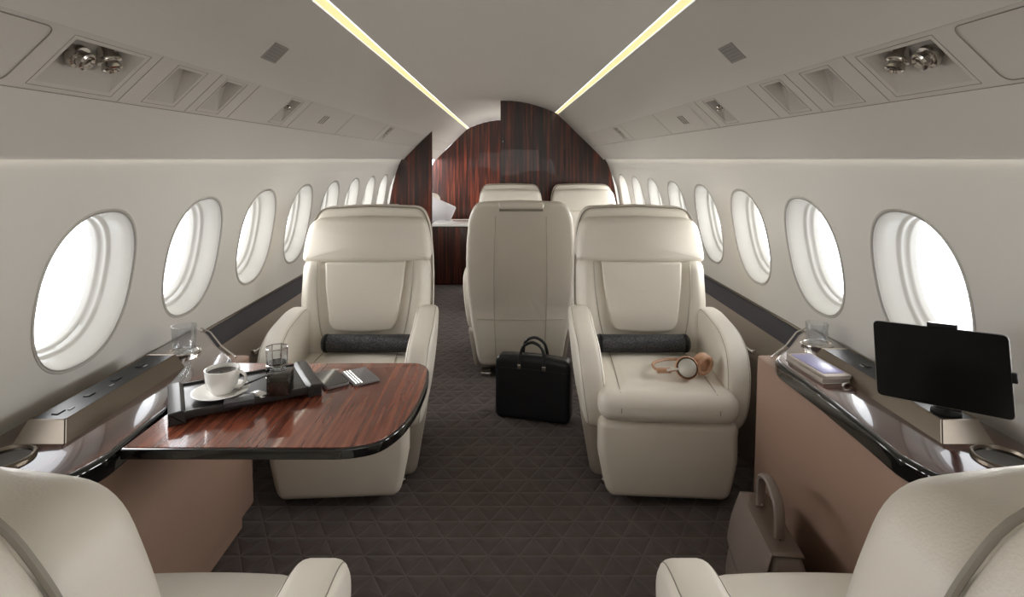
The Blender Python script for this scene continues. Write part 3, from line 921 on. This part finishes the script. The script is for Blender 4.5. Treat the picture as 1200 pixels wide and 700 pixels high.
# drinking glasses
def glass(name, x, y, z, r, h, label, parent=None, liquid=False):
    root = empty(name, (x, y, z)); tag(root, label, 'glass')
    bm = B()
    lathe(bm, [(0, .001), (r * .80, .001), (r * .86, .006), (r * .95, h * .5), (r, h), (r - .0015, h), (r * .93, h * .5), (r * .8, .010), (0, .009)], (0, 0, 0), 32)
    obj('bowl', bm, 'glass', root, recalc=True)
    return root
glass('water_glass', gl[0], gl[1], .644, .038, .085, 'clear empty tumbler on the round chrome rest of the left console')
glass('water_glass', gr_[0], gr_[1] - .0, .644, .036, .07, 'clear empty tumbler on the round chrome rest of the right console')

# window ledge armrest metal strips beside front seats
for s in (-1, 1):
    root = empty('grab_bar', (s * 1.050, 2.50, .465)); tag(root, 'slim nickel bar on the taupe side wall beside the %s front seat' % side_name[s], 'bar')
    bm = B(); tube(bm, [(0, -.13, .0), (0, .13, .0)], .007, 8); obj('rail', bm, 'chrome', root)
    bm = B(); 
    for k in (0.1, .9): rb(bm, (s * .012, -.13 + .26 * k, 0), (.012, .008, .006), .003, 1, 2)
    obj('bracket', bm, 'chrome', root)

# ================================================================== TABLE
root = empty('folding_table', (-.55, 1.5, 0)); o0 = root.location.copy()
tag(root, 'glossy rosewood pull-out table with a dark rounded edge before the left seat', 'table')
outl = [(-.848, 1.246), (-.345, 1.246), (-.280, 1.270), (-.243, 1.34), (-.222, 1.45), (-.216, 1.60), (-.226, 1.72), (-.255, 1.775), (-.848, 1.775)]
outl_r = round_poly(outl, [0, .05, .05, .05, .05, .05, .03, .03, 0], 5)
def clipx(pts, x0, x1): return None
bm = B(); slab(bm, outl_r, .614, .6385, .004, 3, f=lambda p: p - o0); obj('table_edge', bm, 'black', root)
inn = [Vector((min(v.x, 9), v.y)) for v in inset(outl_r, .006)]
bm = B()
sp_ = -.55
lw = [Vector((-.844, v.y)) if v.x < -.80 else v for v in inn]
# near leaf and far leaf separated by the fold seam
leafR = [v for v in lw if v.x > sp_]
ymin, ymax = min(v.y for v in lw), max(v.y for v in lw)
slab(bm, [Vector((sp_ + .0015, ymin))] + leafR + [Vector((sp_ + .0015, ymax))], .630, .6400, 0, f=lambda p: p - o0)
obj('table_leaf', bm, 'woodtable', root, smooth=False)
bm = B()
slab(bm, [Vector((-.844, ymin)), Vector((sp_ - .0015, ymin)), Vector((sp_ - .0015, ymax)), Vector((-.844, ymax))], .630, .6400, 0, f=lambda p: p - o0)
obj('table_leaf', bm, 'woodtable', root, smooth=False)
bm = B(); rb(bm, (sp_ - o0.x, ymin + .26 - o0.y, .6375), (.0012, .25, .0018), .0006, 1, 1); obj('fold_hinge', bm, 'chrome', root)
bm = B(); rb(bm, (-.70 - o0.x, 1.51 - o0.y, .598), (.17, .16, .016), .01, 2, 2); obj('support_arm', bm, 'blackp', root)
bm = B(); rb(bm, (-.50 - o0.x, 1.60 - o0.y, .30), (.0, .0, .0), .0, 1, 1) if False else None

# ---- tray
tr = empty('serving_tray', (-.700, 1.525, .6405), radians(31)); tag(tr, 'black lacquer serving tray with raised ends on the table', 'tray')
bm = B(); rb(bm, (0, 0, .017), (.155, .098, .007), .004, 4, 2); obj('tray_floor', bm, 'tray', tr)
for sx in (-1, 1):
    bm = B()
    slab(bm, round_poly([(sx * .142, .0), (sx * .180, .0), (sx * .180, .031), (sx * .152, .033), (sx * .142, .025)], .002, 3), -.106, .106, .004, 2, axis='y')
    obj('tray_handle', bm, 'tray', tr, ang=12)
bm = B()
for sy in (-1, 1): rb(bm, (0, sy * .098, .019), (.146, .005, .010), .004, 3, 2)
obj('tray_rim', bm, 'tray', tr)
TZ = .6405 + .0245
# cup + saucer
sc_ = empty('saucer', (-.740, 1.475, TZ)); tag(sc_, 'round white porcelain saucer under the coffee cup', 'saucer')
bm = B(); lathe(bm, [(0, 0), (.035, 0), (.038, .002), (.066, .010), (.070, .0125), (.066, .0130), (.040, .006), (.030, .0045), (0, .0045)], (0, 0, 0), 48); obj('dish', bm, 'white', sc_)
cup = empty('coffee_cup', (-.738, 1.478, TZ + .005)); tag(cup, 'white porcelain cup of black coffee on its saucer', 'cup')
bm = B(); lathe(bm, [(0, .0), (.024, .0), (.026, .003), (.036, .014), (.041, .035), (.0425, .062), (.0405, .0625), (.038, .036), (.033, .016), (.02, .007), (0, .006)], (0, 0, 0), 48); obj('cup_body', bm, 'white', cup)
bm = B(); tube(bm, [(.038, -.004, .052), (.052, -.006, .056), (.064, -.008, .048), (.065, -.008, .034), (.054, -.007, .020), (.036, -.004, .016)], [.0045, .004, .004, .004, .004, .0045], 8)
bmesh.ops.subdivide_edges(bm, edges=bm.edges[:], cuts=1, smooth=0.5); obj('handle', bm, 'white', cup)
bm = B(); lathe(bm, [(0, .052), (.0392, .052)], (0, 0, 0), 40); obj('coffee', bm, 'coffee', cup)
# spoon
o = empty('spoon', (-.655, 1.525, TZ + .03)); tag(o, 'slim dark metal spoon reaching from the saucer to the glass box', 'spoon')
bm = B(); tube(bm, [(-.045, -.03, -.018), (0, -.01, -.004), (.045, .012, .013), (.075, .02, .022)], [.003, .0022, .002, .0028], 8); obj('stem', bm, 'darkgrey', o)
bm = B(); rb(bm, (-.052, -.034, -.020), (.014, .009, .003), .0028, 3, 2); obj('bowl', bm, 'chrome', o)
# smoked glass box and tumbler
bx = empty('glass_box', (-.588, 1.485, TZ), radians(8)); tag(bx, 'small square smoked glass holder in front of the cut tumbler', 'holder')
bm = B()
rb(bm, (0, 0, .029), (.029, .025, .029), .002, 1, 2); obj('box_body', bm, 'smoke', bx)
bm = B(); rb(bm, (0, 0, .026), (.024, .020, .022), .002, 1, 2); obj('filling', bm, 'blackp', bx)
tm = empty('cut_tumbler', (-.634, 1.575, TZ)); tag(tm, 'cut crystal tumbler standing on the tray behind the smoked glass box', 'glass')
bm = B()
lathe(bm, [(0, .0), (.026, .0), (.028, .01), (.030, .05), (.031, .092), (.0285, .092), (.027, .05), (.024, .02), (0, .018)], (0, 0, 0), 8); obj('tumbler_body', bm, 'glass', tm, smooth=False)
bm = B()
for zz in (.012, .045, .090):
    pts = [(.0300 * cos(2 * pi * k / 8), .0300 * sin(2 * pi * k / 8), zz) for k in range(8)]
    tube(bm, pts, .0014, 5, closed=True)
for k in range(8):
    a_ = 2 * pi * k / 8; tube(bm, [(.028 * cos(a_), .028 * sin(a_), .008), (.0305 * cos(a_), .0305 * sin(a_), .090)], .0012, 5)
obj('facet_edge', bm, 'chrome', tm)
bm = B(); lathe(bm, [(0, .019), (.0245, .019), (.0265, .050), (0, .050)], (0, 0, 0), 8); obj('drink', bm, 'smoke', tm, smooth=False)
# chocolate and sugar
o = empty('chocolate_box', (-.668, 1.425, TZ), radians(25)); tag(o, 'flat dark grey chocolate box on the front edge of the tray', 'box')
bm = B(); rb(bm, (0, 0, .004), (.034, .022, .004), .002, 2, 2); obj('box_base', bm, 'darkgrey', o)
bm = B(); rb(bm, (0, 0, .0093), (.035, .023, .0016), .0015, 2, 2); obj('lid', bm, 'darkgrey', o)
o = empty('sugar_sachet', (-.640, 1.470, TZ), radians(-25)); tag(o, 'small white paper sugar sachet lying beside the dark box', 'sachet')
bm = B(); rb(bm, (0, 0, .004), (.024, .013, .0038), .0036, 4, 2, lambda p: Vector((p[0], p[1], p[2] * (1 - .5 * (abs(p[0]) / .024) ** 3)))); obj('packet', bm, 'white', o)
bm = B(); rb(bm, (.0245, 0, .002), (.003, .012, .0006), .0004, 1, 1); obj('crimp', bm, 'white', o)
# phone and card holder
o = empty('smartphone', (-.498, 1.627, .6405), radians(-55)); tag(o, 'black smartphone lying face up on the table beside the tray', 'phone')
bm = B(); slab(bm, round_poly([(-.062, -.034), (.062, -.034), (.062, .034), (-.062, .034)], .012, 5), 0.0, .0095, .003, 3); obj('phone_body', bm, 'grey', o)
bm = B(); slab(bm, round_poly([(-.0605, -.0325), (.0605, -.0325), (.0605, .0325), (-.0605, .0325)], .011, 5), .0090, .0100, .0003, 1); obj('screen', bm, 'black', o)
o = empty('card_wallet', (-.420, 1.652, .6405), radians(-56)); tag(o, 'flat grey leather card wallet lying right of the phone', 'wallet')
bm = B(); slab(bm, round_poly([(-.060, -.038), (.060, -.038), (.060, .038), (-.060, .038)], .006, 4), 0.0, .006, .002, 2); obj('wallet_body', bm, 'grey', o)
bm = B()
for k, yy in enumerate((-.030, -.022, -.014)): tube(bm, [(-.055, yy, .0066), (.055, yy, .0066)], .0009, 5)
obj('card_slot', bm, 'chrome', o)

# ---- lumbar rolls
for s, lab in ((-1, 'black woven bolster roll lying at the back of the left front seat'), (1, 'black woven bolster roll lying on the right front seat behind the headphones')):
    r_ = empty('bolster_roll', (s * .61 + (0 if s > 0 else .02), 2.475, .472)); tag(r_, lab, 'bolster')
    bm = B()
    prof = [(0, -.205), (.028, -.205), (.037, -.198), (.0385, -.19), (.0385, .19), (.037, .198), (.028, .205), (0, .205)]
    pr2 = prof[:4] + [(.0385, -.19 + .38 * k / 12) for k in range(1, 12)] + prof[4:]
    lathe(bm, pr2, (0, 0, 0), 28, Matrix.Rotation(pi / 2, 3, 'Y')); obj('roll_body', bm, 'woven', r_)
    bm = B()
    for sx in (-1, 1):
        lathe(bm, [(.0392, -.006), (.0400, 0), (.0392, .006)], (sx * .185, 0, 0), 28, Matrix.Rotation(pi / 2, 3, 'Y'))
    obj('end_band', bm, 'blackp', r_)

# ---- headphones on the right front seat
hp = empty('headphones', (.700, 2.185, .440)); tag(hp, 'tan and silver over-ear headphones lying on the right front seat cushion', 'headphones')
def cupm(c, rot, rr=.043):
    bm = B(); lathe(bm, [(0, -.012), (rr * .9, -.012), (rr, -.006), (rr, .004), (rr * .93, .010)], c, 28, rot); a1 = obj('ear_cup', bm, 'gold', hp)
    bm = B(); lathe(bm, [(0, .0125), (rr * .70, .0125), (rr * .78, .011), (rr * .80, .006)], c, 28, rot); obj('cup_disc', bm, 'silver', a1)
    bm = B()
    q = [Vector(c) + rot @ Vector((rr * .78 * cos(2 * pi * k / 20), rr * .78 * sin(2 * pi * k / 20), -.018)) for k in range(20)]
    tube(bm, q, .009, 8, closed=True); obj('ear_pad', bm, 'gold', a1)
rA = Matrix.Rotation(radians(72), 3, 'X') @ Matrix.Rotation(radians(-10), 3, 'Y')
cupm((.0, -.035, .044), rA); 
rB = Matrix.Rotation(radians(80), 3, 'X') @ Matrix.Rotation(radians(150), 3, 'Y')
cupm((.072, .015, .044), Matrix.Rotation(radians(25), 3, 'Z') @ Matrix.Rotation(radians(-80), 3, 'X'))
bm = B()
cv = catmull([(-.03, -.035, .040), (-.07, -.03, .032), (-.108, .0, .026), (-.10, .07, .024), (-.04, .11, .024), (.03, .10, .028), (.072, .045, .040)], 5, False)
for k in range(len(cv) - 1): pass
tube(bm, cv, .0055, 8); obj('headband', bm, 'gold', hp)
bm = B(); rb(bm, (-.085, -.024, .030), (.028, .008, .010), .006, 3, 3, lambda p: Vector(p)); obj('band_sleeve', bm, 'gold', hp)
bm = B(); tube(bm, [(-.03, -.038, .042), (-.075, -.030, .032)], .0055, 8); obj('slider', bm, 'chrome', hp)

# ---- black briefcase in the aisle
bc = empty('briefcase', (.150, 2.80, 0), radians(-16)); tag(bc, 'black leather briefcase with rolled handles standing in the aisle', 'bag')
def fbag(p):
    p = Vector(p); t = p.z / .30
    p.y *= 1.0 - .35 * t; p.x *= 1.0 + .0 * t
    if p.z > .27: p.z += .012 * (1 - (p.x / .2) ** 2)
    return p
bm = B(); rb(bm, (0, 0, .150), (.188, .062, .148), .028, 8, 4, fbag); bb = obj('bag_body', bm, 'bagblack', bc)
bm = B(); tube(bm, [fbag((x, -.0635, .245 + .005 * cos(x * 9))) for x in [-.165 + .033 * k for k in range(11)]], .0022, 5)
tube(bm, [(-.170, 0, .296), (-.1, 0, .305), (.1, 0, .305), (.170, 0, .296)], .0035, 6); obj('welt', bm, 'bagblack', bb)
bm = B(); tube(bm, [(-.160, 0, .301), (-.08, 0, .309), (.08, 0, .309), (.160, 0, .301)], .0016, 5); obj('zip', bm, 'chrome', bb)
for sy in (-1, 1):
    bm = B(); yy = sy * .035
    hz = .265 + (.0 if sy < 0 else .01)
    pts = catmull([(-.062, sy * .044, hz), (-.060, yy, hz + .045), (-.045, yy * .8, hz + .09), (0, yy * .7, hz + .112), (.045, yy * .8, hz + .09), (.060, yy, hz + .045), (.062, sy * .044, hz)], 5, False)
    tube(bm, pts, .0075, 8); h_ = obj('handle', bm, 'bagblack', bc)
    bm = B()
    for sx in (-1, 1): rb(bm, (sx * .062, sy * .048, hz - .004), (.010, .006, .012), .003, 2, 2)
    obj('handle_ring', bm, 'chrome', h_)

# ---- taupe handbag on the floor against the right console
hb = empty('handbag', (.742, 1.57, 0), radians(-97)); tag(hb, 'taupe leather handbag with one top handle on the floor by the right console', 'bag')
def ftp(p):
    p = Vector(p); t = max(0, min(1, p.z / .27))
    p.y *= 1.0 - .60 * t ** 1.5; p.x *= 1.0 - .12 * t
    return p
bm = B(); rb(bm, (0, 0, .135), (.165, .085, .131), .028, 8, 4, ftp); body = obj('bag_body', bm, 'bagtaupe', hb)
bm = B()
fl = [(-.150, .0), (.150, .0), (.152, .09), (.155, .15), (.12, .19), (-.12, .19), (-.155, .15), (-.152, .09)]
def ffl(p):   # flap follows the sloped front face
    u, v, w = p  # u across, v down from the top, w thickness
    z = .268 - v * .92; q = ftp(Vector((u, -.085, max(.0, min(.262, z)))))
    y = q.y - .004 - w
    if v < .012: y = q.y + .01; z = .272
    return Vector((u * .93, y, z))
slab(bm, round_poly(fl, [0, 0, 0, .03, .05, .05, .03, 0], 4), 0, .004, 0, f=ffl)
bm.free(); bm = B()
rows = 12; cols = 16; gridv = []
for j in range(rows + 1):
    v = j / rows; z = .266 - .17 * v; row = []
    for i in range(cols + 1):
        u = -1 + 2 * i / cols
        zz = z + (.02 * (u ** 4)) * v
        q = ftp(Vector((u * .158, -.085, zz))); row.append(bm.verts.new((q.x, q.y - .005 - .004 * sin(pi * v), zz + .004)))
    gridv.append(row)
back = []
for i in range(cols + 1):
    u = -1 + 2 * i / cols; q = ftp(Vector((u * .158, .085, .262))); back.append(bm.verts.new((q.x, q.y + .003, .270)))
for a_, b_ in zip([back] + gridv, gridv):
    for i in range(cols): bm.faces.new((a_[i], a_[i + 1], b_[i + 1], b_[i]))
fo = obj('flap', bm, 'bagtaupe', hb, recalc=True)
md = fo.modifiers.new('Solidify', 'SOLIDIFY'); md.thickness = .003
bm = B(); pts = catmull([(-.072, 0, .272), (-.076, 0, .32), (-.060, 0, .362), (0, 0, .385), (.060, 0, .362), (.076, 0, .32), (.072, 0, .272)], 5, False)
tube(bm, pts, .0095, 8)
for v in bm.verts: v.co.y *= 1.5
hd_ = obj('handle', bm, 'bagtaupe', hb)
bm = B()
for sx in (-1, 1):
    tube(bm, [(sx * .072 + .009 * cos(2 * pi * k / 12), 0, .274 + .009 * sin(2 * pi * k / 12)) for k in range(12)], .002, 6, closed=True)
obj('handle_ring', bm, 'chrome', hd_)
bm = B(); rb(bm, (0, -.076, .10), (.011, .005, .008), .003, 2, 2); obj('clasp', bm, 'chrome', hb)

# ---- notebooks on the right console
nb = empty('notebook', (.945, 1.70, .6405), radians(2)); tag(nb, 'thick cream notebook lying flat on the right console', 'book')
bm = B(); rb(bm, (0, 0, .0012), (.042, .098, .0012), .0008, 2, 1); obj('cover', bm, 'paper', nb)
bm = B(); rb(bm, (0, 0, .0105), (.040, .095, .0082), .001, 2, 1); obj('pages', bm, 'paper', nb)
bm = B(); rb(bm, (0, 0, .0200), (.042, .098, .0012), .0008, 2, 1); obj('cover', bm, 'paper', nb)
nb.scale = (1, 1, .72)
nb2 = empty('slim_notebook', (.947, 1.698, .6562), radians(5)); nb2.scale = (1, 1, .8); tag(nb2, 'slim white notebook with a lilac glossy cover on top of the cream one', 'book')
bm = B(); rb(bm, (0, 0, .0045), (.041, .094, .0042), .0015, 2, 2); obj('pages', bm, 'paper', nb2)
bm = B(); rb(bm, (0, .004, .0097), (.032, .078, .0010), .0006, 2, 1); obj('cover_panel', bm, 'purple', nb2)
pn = empty('pen', (.985, 1.60, .6405)); tag(pn, 'short metal pen lying at the near end of the notebooks', 'pen')
bm = B(); tube(bm, [(-.028, -.012, .0045), (.018, .008, .0045)], .0042, 10); obj('barrel', bm, 'chrome', pn)
bm = B(); tube(bm, [(.018, .008, .0045), (.026, .0115, .0045)], [.004, .001], 10); obj('tip', bm, 'darkgrey', pn)

# ---- tablet on its arm
TL, TR_, BR, BL = Vector((.871, 1.30, .906)), Vector((1.029, 1.13, .924)), Vector((1.0136, 1.13, .758)), Vector((.843, 1.30, .742))
ctr = (TL + TR_ + BR + BL) / 4
ux = ((TR_ - TL) + (BR - BL)).normalized(); uy = ((TL - BL) + (TR_ - BR)); uy = (uy - ux * uy.dot(ux)).normalized(); un = ux.cross(uy)
tbm = Matrix((ux, uy, un)).transposed().to_4x4(); tbm.translation = ctr
hw = ((TR_ - TL).length + (BR - BL).length) / 4; hh = ((TL - BL).length + (TR_ - BR).length) / 4
tb = empty('tablet_computer'); tb.matrix_world = tbm; tag(tb, 'black tablet on a swivel arm above the right console', 'tablet')
rect = lambda a, b: [(-a, -b), (a, -b), (a, b), (-a, b)]
bm = B(); slab(bm, round_poly(rect(hw, hh), .012, 5), -.007, .0, .002, 2); obj('tablet_body', bm, 'grey', tb)
bm = B(); slab(bm, round_poly(rect(hw - .0012, hh - .0012), .011, 5), -.001, .0006, .0003, 1); obj('screen', bm, 'screen', tb)
hold = empty('tablet_holder', (1.045, 1.33, .680)); tag(hold, 'black swivel arm and clamp holding the tablet on the right console', 'holder')
inv = lambda p: Vector(p) - hold.location
bm = B(); lathe(bm, [(0, 0), (.030, 0), (.030, .006), (.022, .012), (.012, .016), (.012, .03), (0, .03)], (0, 0, 0), 28); obj('base', bm, 'blackp', hold)
mw = lambda p: inv(tbm @ Vector(p))
bm = B(); tube(bm, [(0, 0, .02), (0, 0, .05), mw((.02, -.02, -.035)), mw((.0, .0, -.012))], .009, 10); obj('arm', bm, 'blackp', hold)
bm = B(); rb(bm, (0, 0, 0), (.022, hh + .006, .005), .002, 2, 2, lambda p: mw((p[0] + .01, p[1], p[2] - .0125)))
obj('back_plate', bm, 'blackp', hold)
bm = B(); rb(bm, (0, 0, 0), (.026, .005, .008), .002, 2, 2, lambda p: mw((p[0] + .01, p[1] + hh + .004, p[2] - .004))); obj('clamp', bm, 'blackp', hold)
bm = B(); rb(bm, (0, 0, 0), (.005, .010, .007), .002, 2, 2, lambda p: mw((p[0] + hw + .003, p[1], p[2] - .004))); obj('clamp', bm, 'blackp', hold)

# ================================================================== AFT CABIN
cab = empty('galley_cabinet', (-.54, 5.90, 0)); tag(cab, 'dark rosewood cabinet with a white counter in the partition doorway', 'cabinet')
bm = B(); rb(bm, (0, .02, .30), (.182, .19, .295), .006, 2, 2); obj('carcass', bm, 'wood', cab)
bm = B(); rb(bm, (0, .01, .612), (.186, .21, .012), .005, 2, 2); obj('counter_top', bm, 'white', cab)
bm = B(); rb(bm, (.04, -.172, .31), (.001, .002, .27), .0008, 1, 1); rb(bm, (.0, -.172, .09), (.17, .002, .001), .0008, 1, 1); obj('door_gap', bm, 'black', cab)
sf = empty('divan', (-.70, 7.3, 0)); tag(sf, 'pale divan with a light grey frame beyond the partition doorway', 'sofa')
bm = B(); rb(bm, (0, 0, .15), (.30, .95, .145), .03, 3, 3); obj('divan_base', bm, 'taupe', sf)
bm = B(); rb(bm, (0, 0, .345), (.30, .95, .065), .04, 4, 3); obj('divan_cushion', bm, 'leather', sf)
bm = B(); rb(bm, (-.285, 0, .55), (.03, .95, .20), .025, 3, 3); obj('divan_back', bm, 'leather', sf)
pw = empty('throw_pillow', (-.775, 6.42, .645)); tag(pw, 'white patterned throw pillow propped on the divan behind the white counter', 'pillow')
def fpl(p):
    p = Vector(p); u = p.x / .2; v = p.z / .2
    k = max(0, (1 - u * u)) ** .5 * max(0, (1 - v * v)) ** .5
    p.y = (p.y / .05) * (.006 + .06 * k); return Matrix.Rotation(radians(24), 3, 'Y') @ Matrix.Rotation(radians(-15), 3, 'X') @ p
bm = B(); rb(bm, (0, 0, 0), (.18, .05, .18), .02, 10, 3, fpl); obj('pillow_body', bm, 'pillow', pw)
p2 = empty('bolster_cushion', (-.83, 6.62, .80)); tag(p2, 'round cream cushion resting above the patterned pillow', 'cushion')
bm = B(); lathe(bm, [(0, -.11), (.06, -.105), (.08, -.08), (.085, 0), (.08, .08), (.06, .105), (0, .11)], (0, 0, 0), 24, Matrix.Rotation(pi / 2, 3, 'X')); obj('cushion_body', bm, 'leather', p2)
cr_ = empty('credenza', (.02, 8.28, 0)); tag(cr_, 'low white-topped credenza against the far wood bulkhead', 'cabinet')
bm = B(); rb(bm, (.1, 0, .26), (.45, .18, .255), .01, 2, 2); obj('carcass', bm, 'wood', cr_)
bm = B(); rb(bm, (.1, 0, .54), (.47, .20, .03), .01, 2, 2); obj('top', bm, 'white', cr_)

# ================================================================== CAMERA, LIGHTS, WORLD
cam = bpy.data.cameras.new('camera'); co = bpy.data.objects.new('camera', cam); COL.objects.link(co)
co.location = (0, 0, EYE); co.rotation_euler = (pi / 2, 0, 0)
cam.sensor_width = 36; cam.lens = 36 * 660 / 1200; cam.shift_x = 10 / 1200; cam.shift_y = -163 / 1200
cam.clip_start = 0.02
scn.camera = co

w = bpy.data.worlds.new('sky'); scn.world = w; w.use_nodes = True
nt = w.node_tree; bg = nt.nodes['Background']
bg.inputs[0].default_value = (0.93, 0.96, 1.0, 1); bg.inputs[1].default_value = 3.0
def area(name, loc, rot, sx, sy, e, col=(1, 1, 1), portal=False, spread=180):
    l = bpy.data.lights.new(name, 'AREA'); l.shape = 'RECTANGLE'; l.size = sx; l.size_y = sy; l.energy = e; l.color = col
    l.spread = radians(spread)
    o = bpy.data.objects.new(name, l); COL.objects.link(o); o.location = loc; o.rotation_euler = rot
    if portal: l.cycles.is_portal = True
    return o
for s in (-1, 1):
    for k in range(KMIN, KMAX + 1):
        yc = W0 + WS * k
        if yc - WA < YB or k < -1: continue
        area('window_portal', (s * (wall_x(WZC) + .125), yc, WZC + .02), (0, -s * (-pi / 2) if s < 0 else pi / 2, 0), .42, .34, 1, portal=True)
area('fill_rear', (0, -1.3, 1.05), (radians(90), 0, 0), 1.6, .9, 7, (1, .98, .95))
area('daylight_right', (3.4, 4.8, 1.5), (0, pi / 2, 0), 2.0, 7.8, 640, (1, .99, .97))
area('daylight_left', (-3.4, 4.8, 1.5), (0, -pi / 2, 0), 2.0, 7.8, 520, (1, .99, .98))
pl = bpy.data.lights.new('aft_lamp', 'POINT'); pl.energy = 14; pl.shadow_soft_size = .1; pl.color = (1, .96, .9)  # added fill, hidden behind the right partition, brightens the aft ceiling
plo = bpy.data.objects.new('aft_lamp', pl); COL.objects.link(plo); plo.location = (.55, 7.1, 1.1)
scn.view_settings.exposure = 0.33
scn.view_settings.view_transform = 'Standard'
scn.view_settings.look = 'None'
scn.cycles.use_denoising = True
scn.cycles.max_bounces = 10; scn.cycles.diffuse_bounces = 5; scn.cycles.transparent_max_bounces = 12
scn.cycles.sample_clamp_indirect = 6
scn.cycles.caustics_reflective = False; scn.cycles.caustics_refractive = False
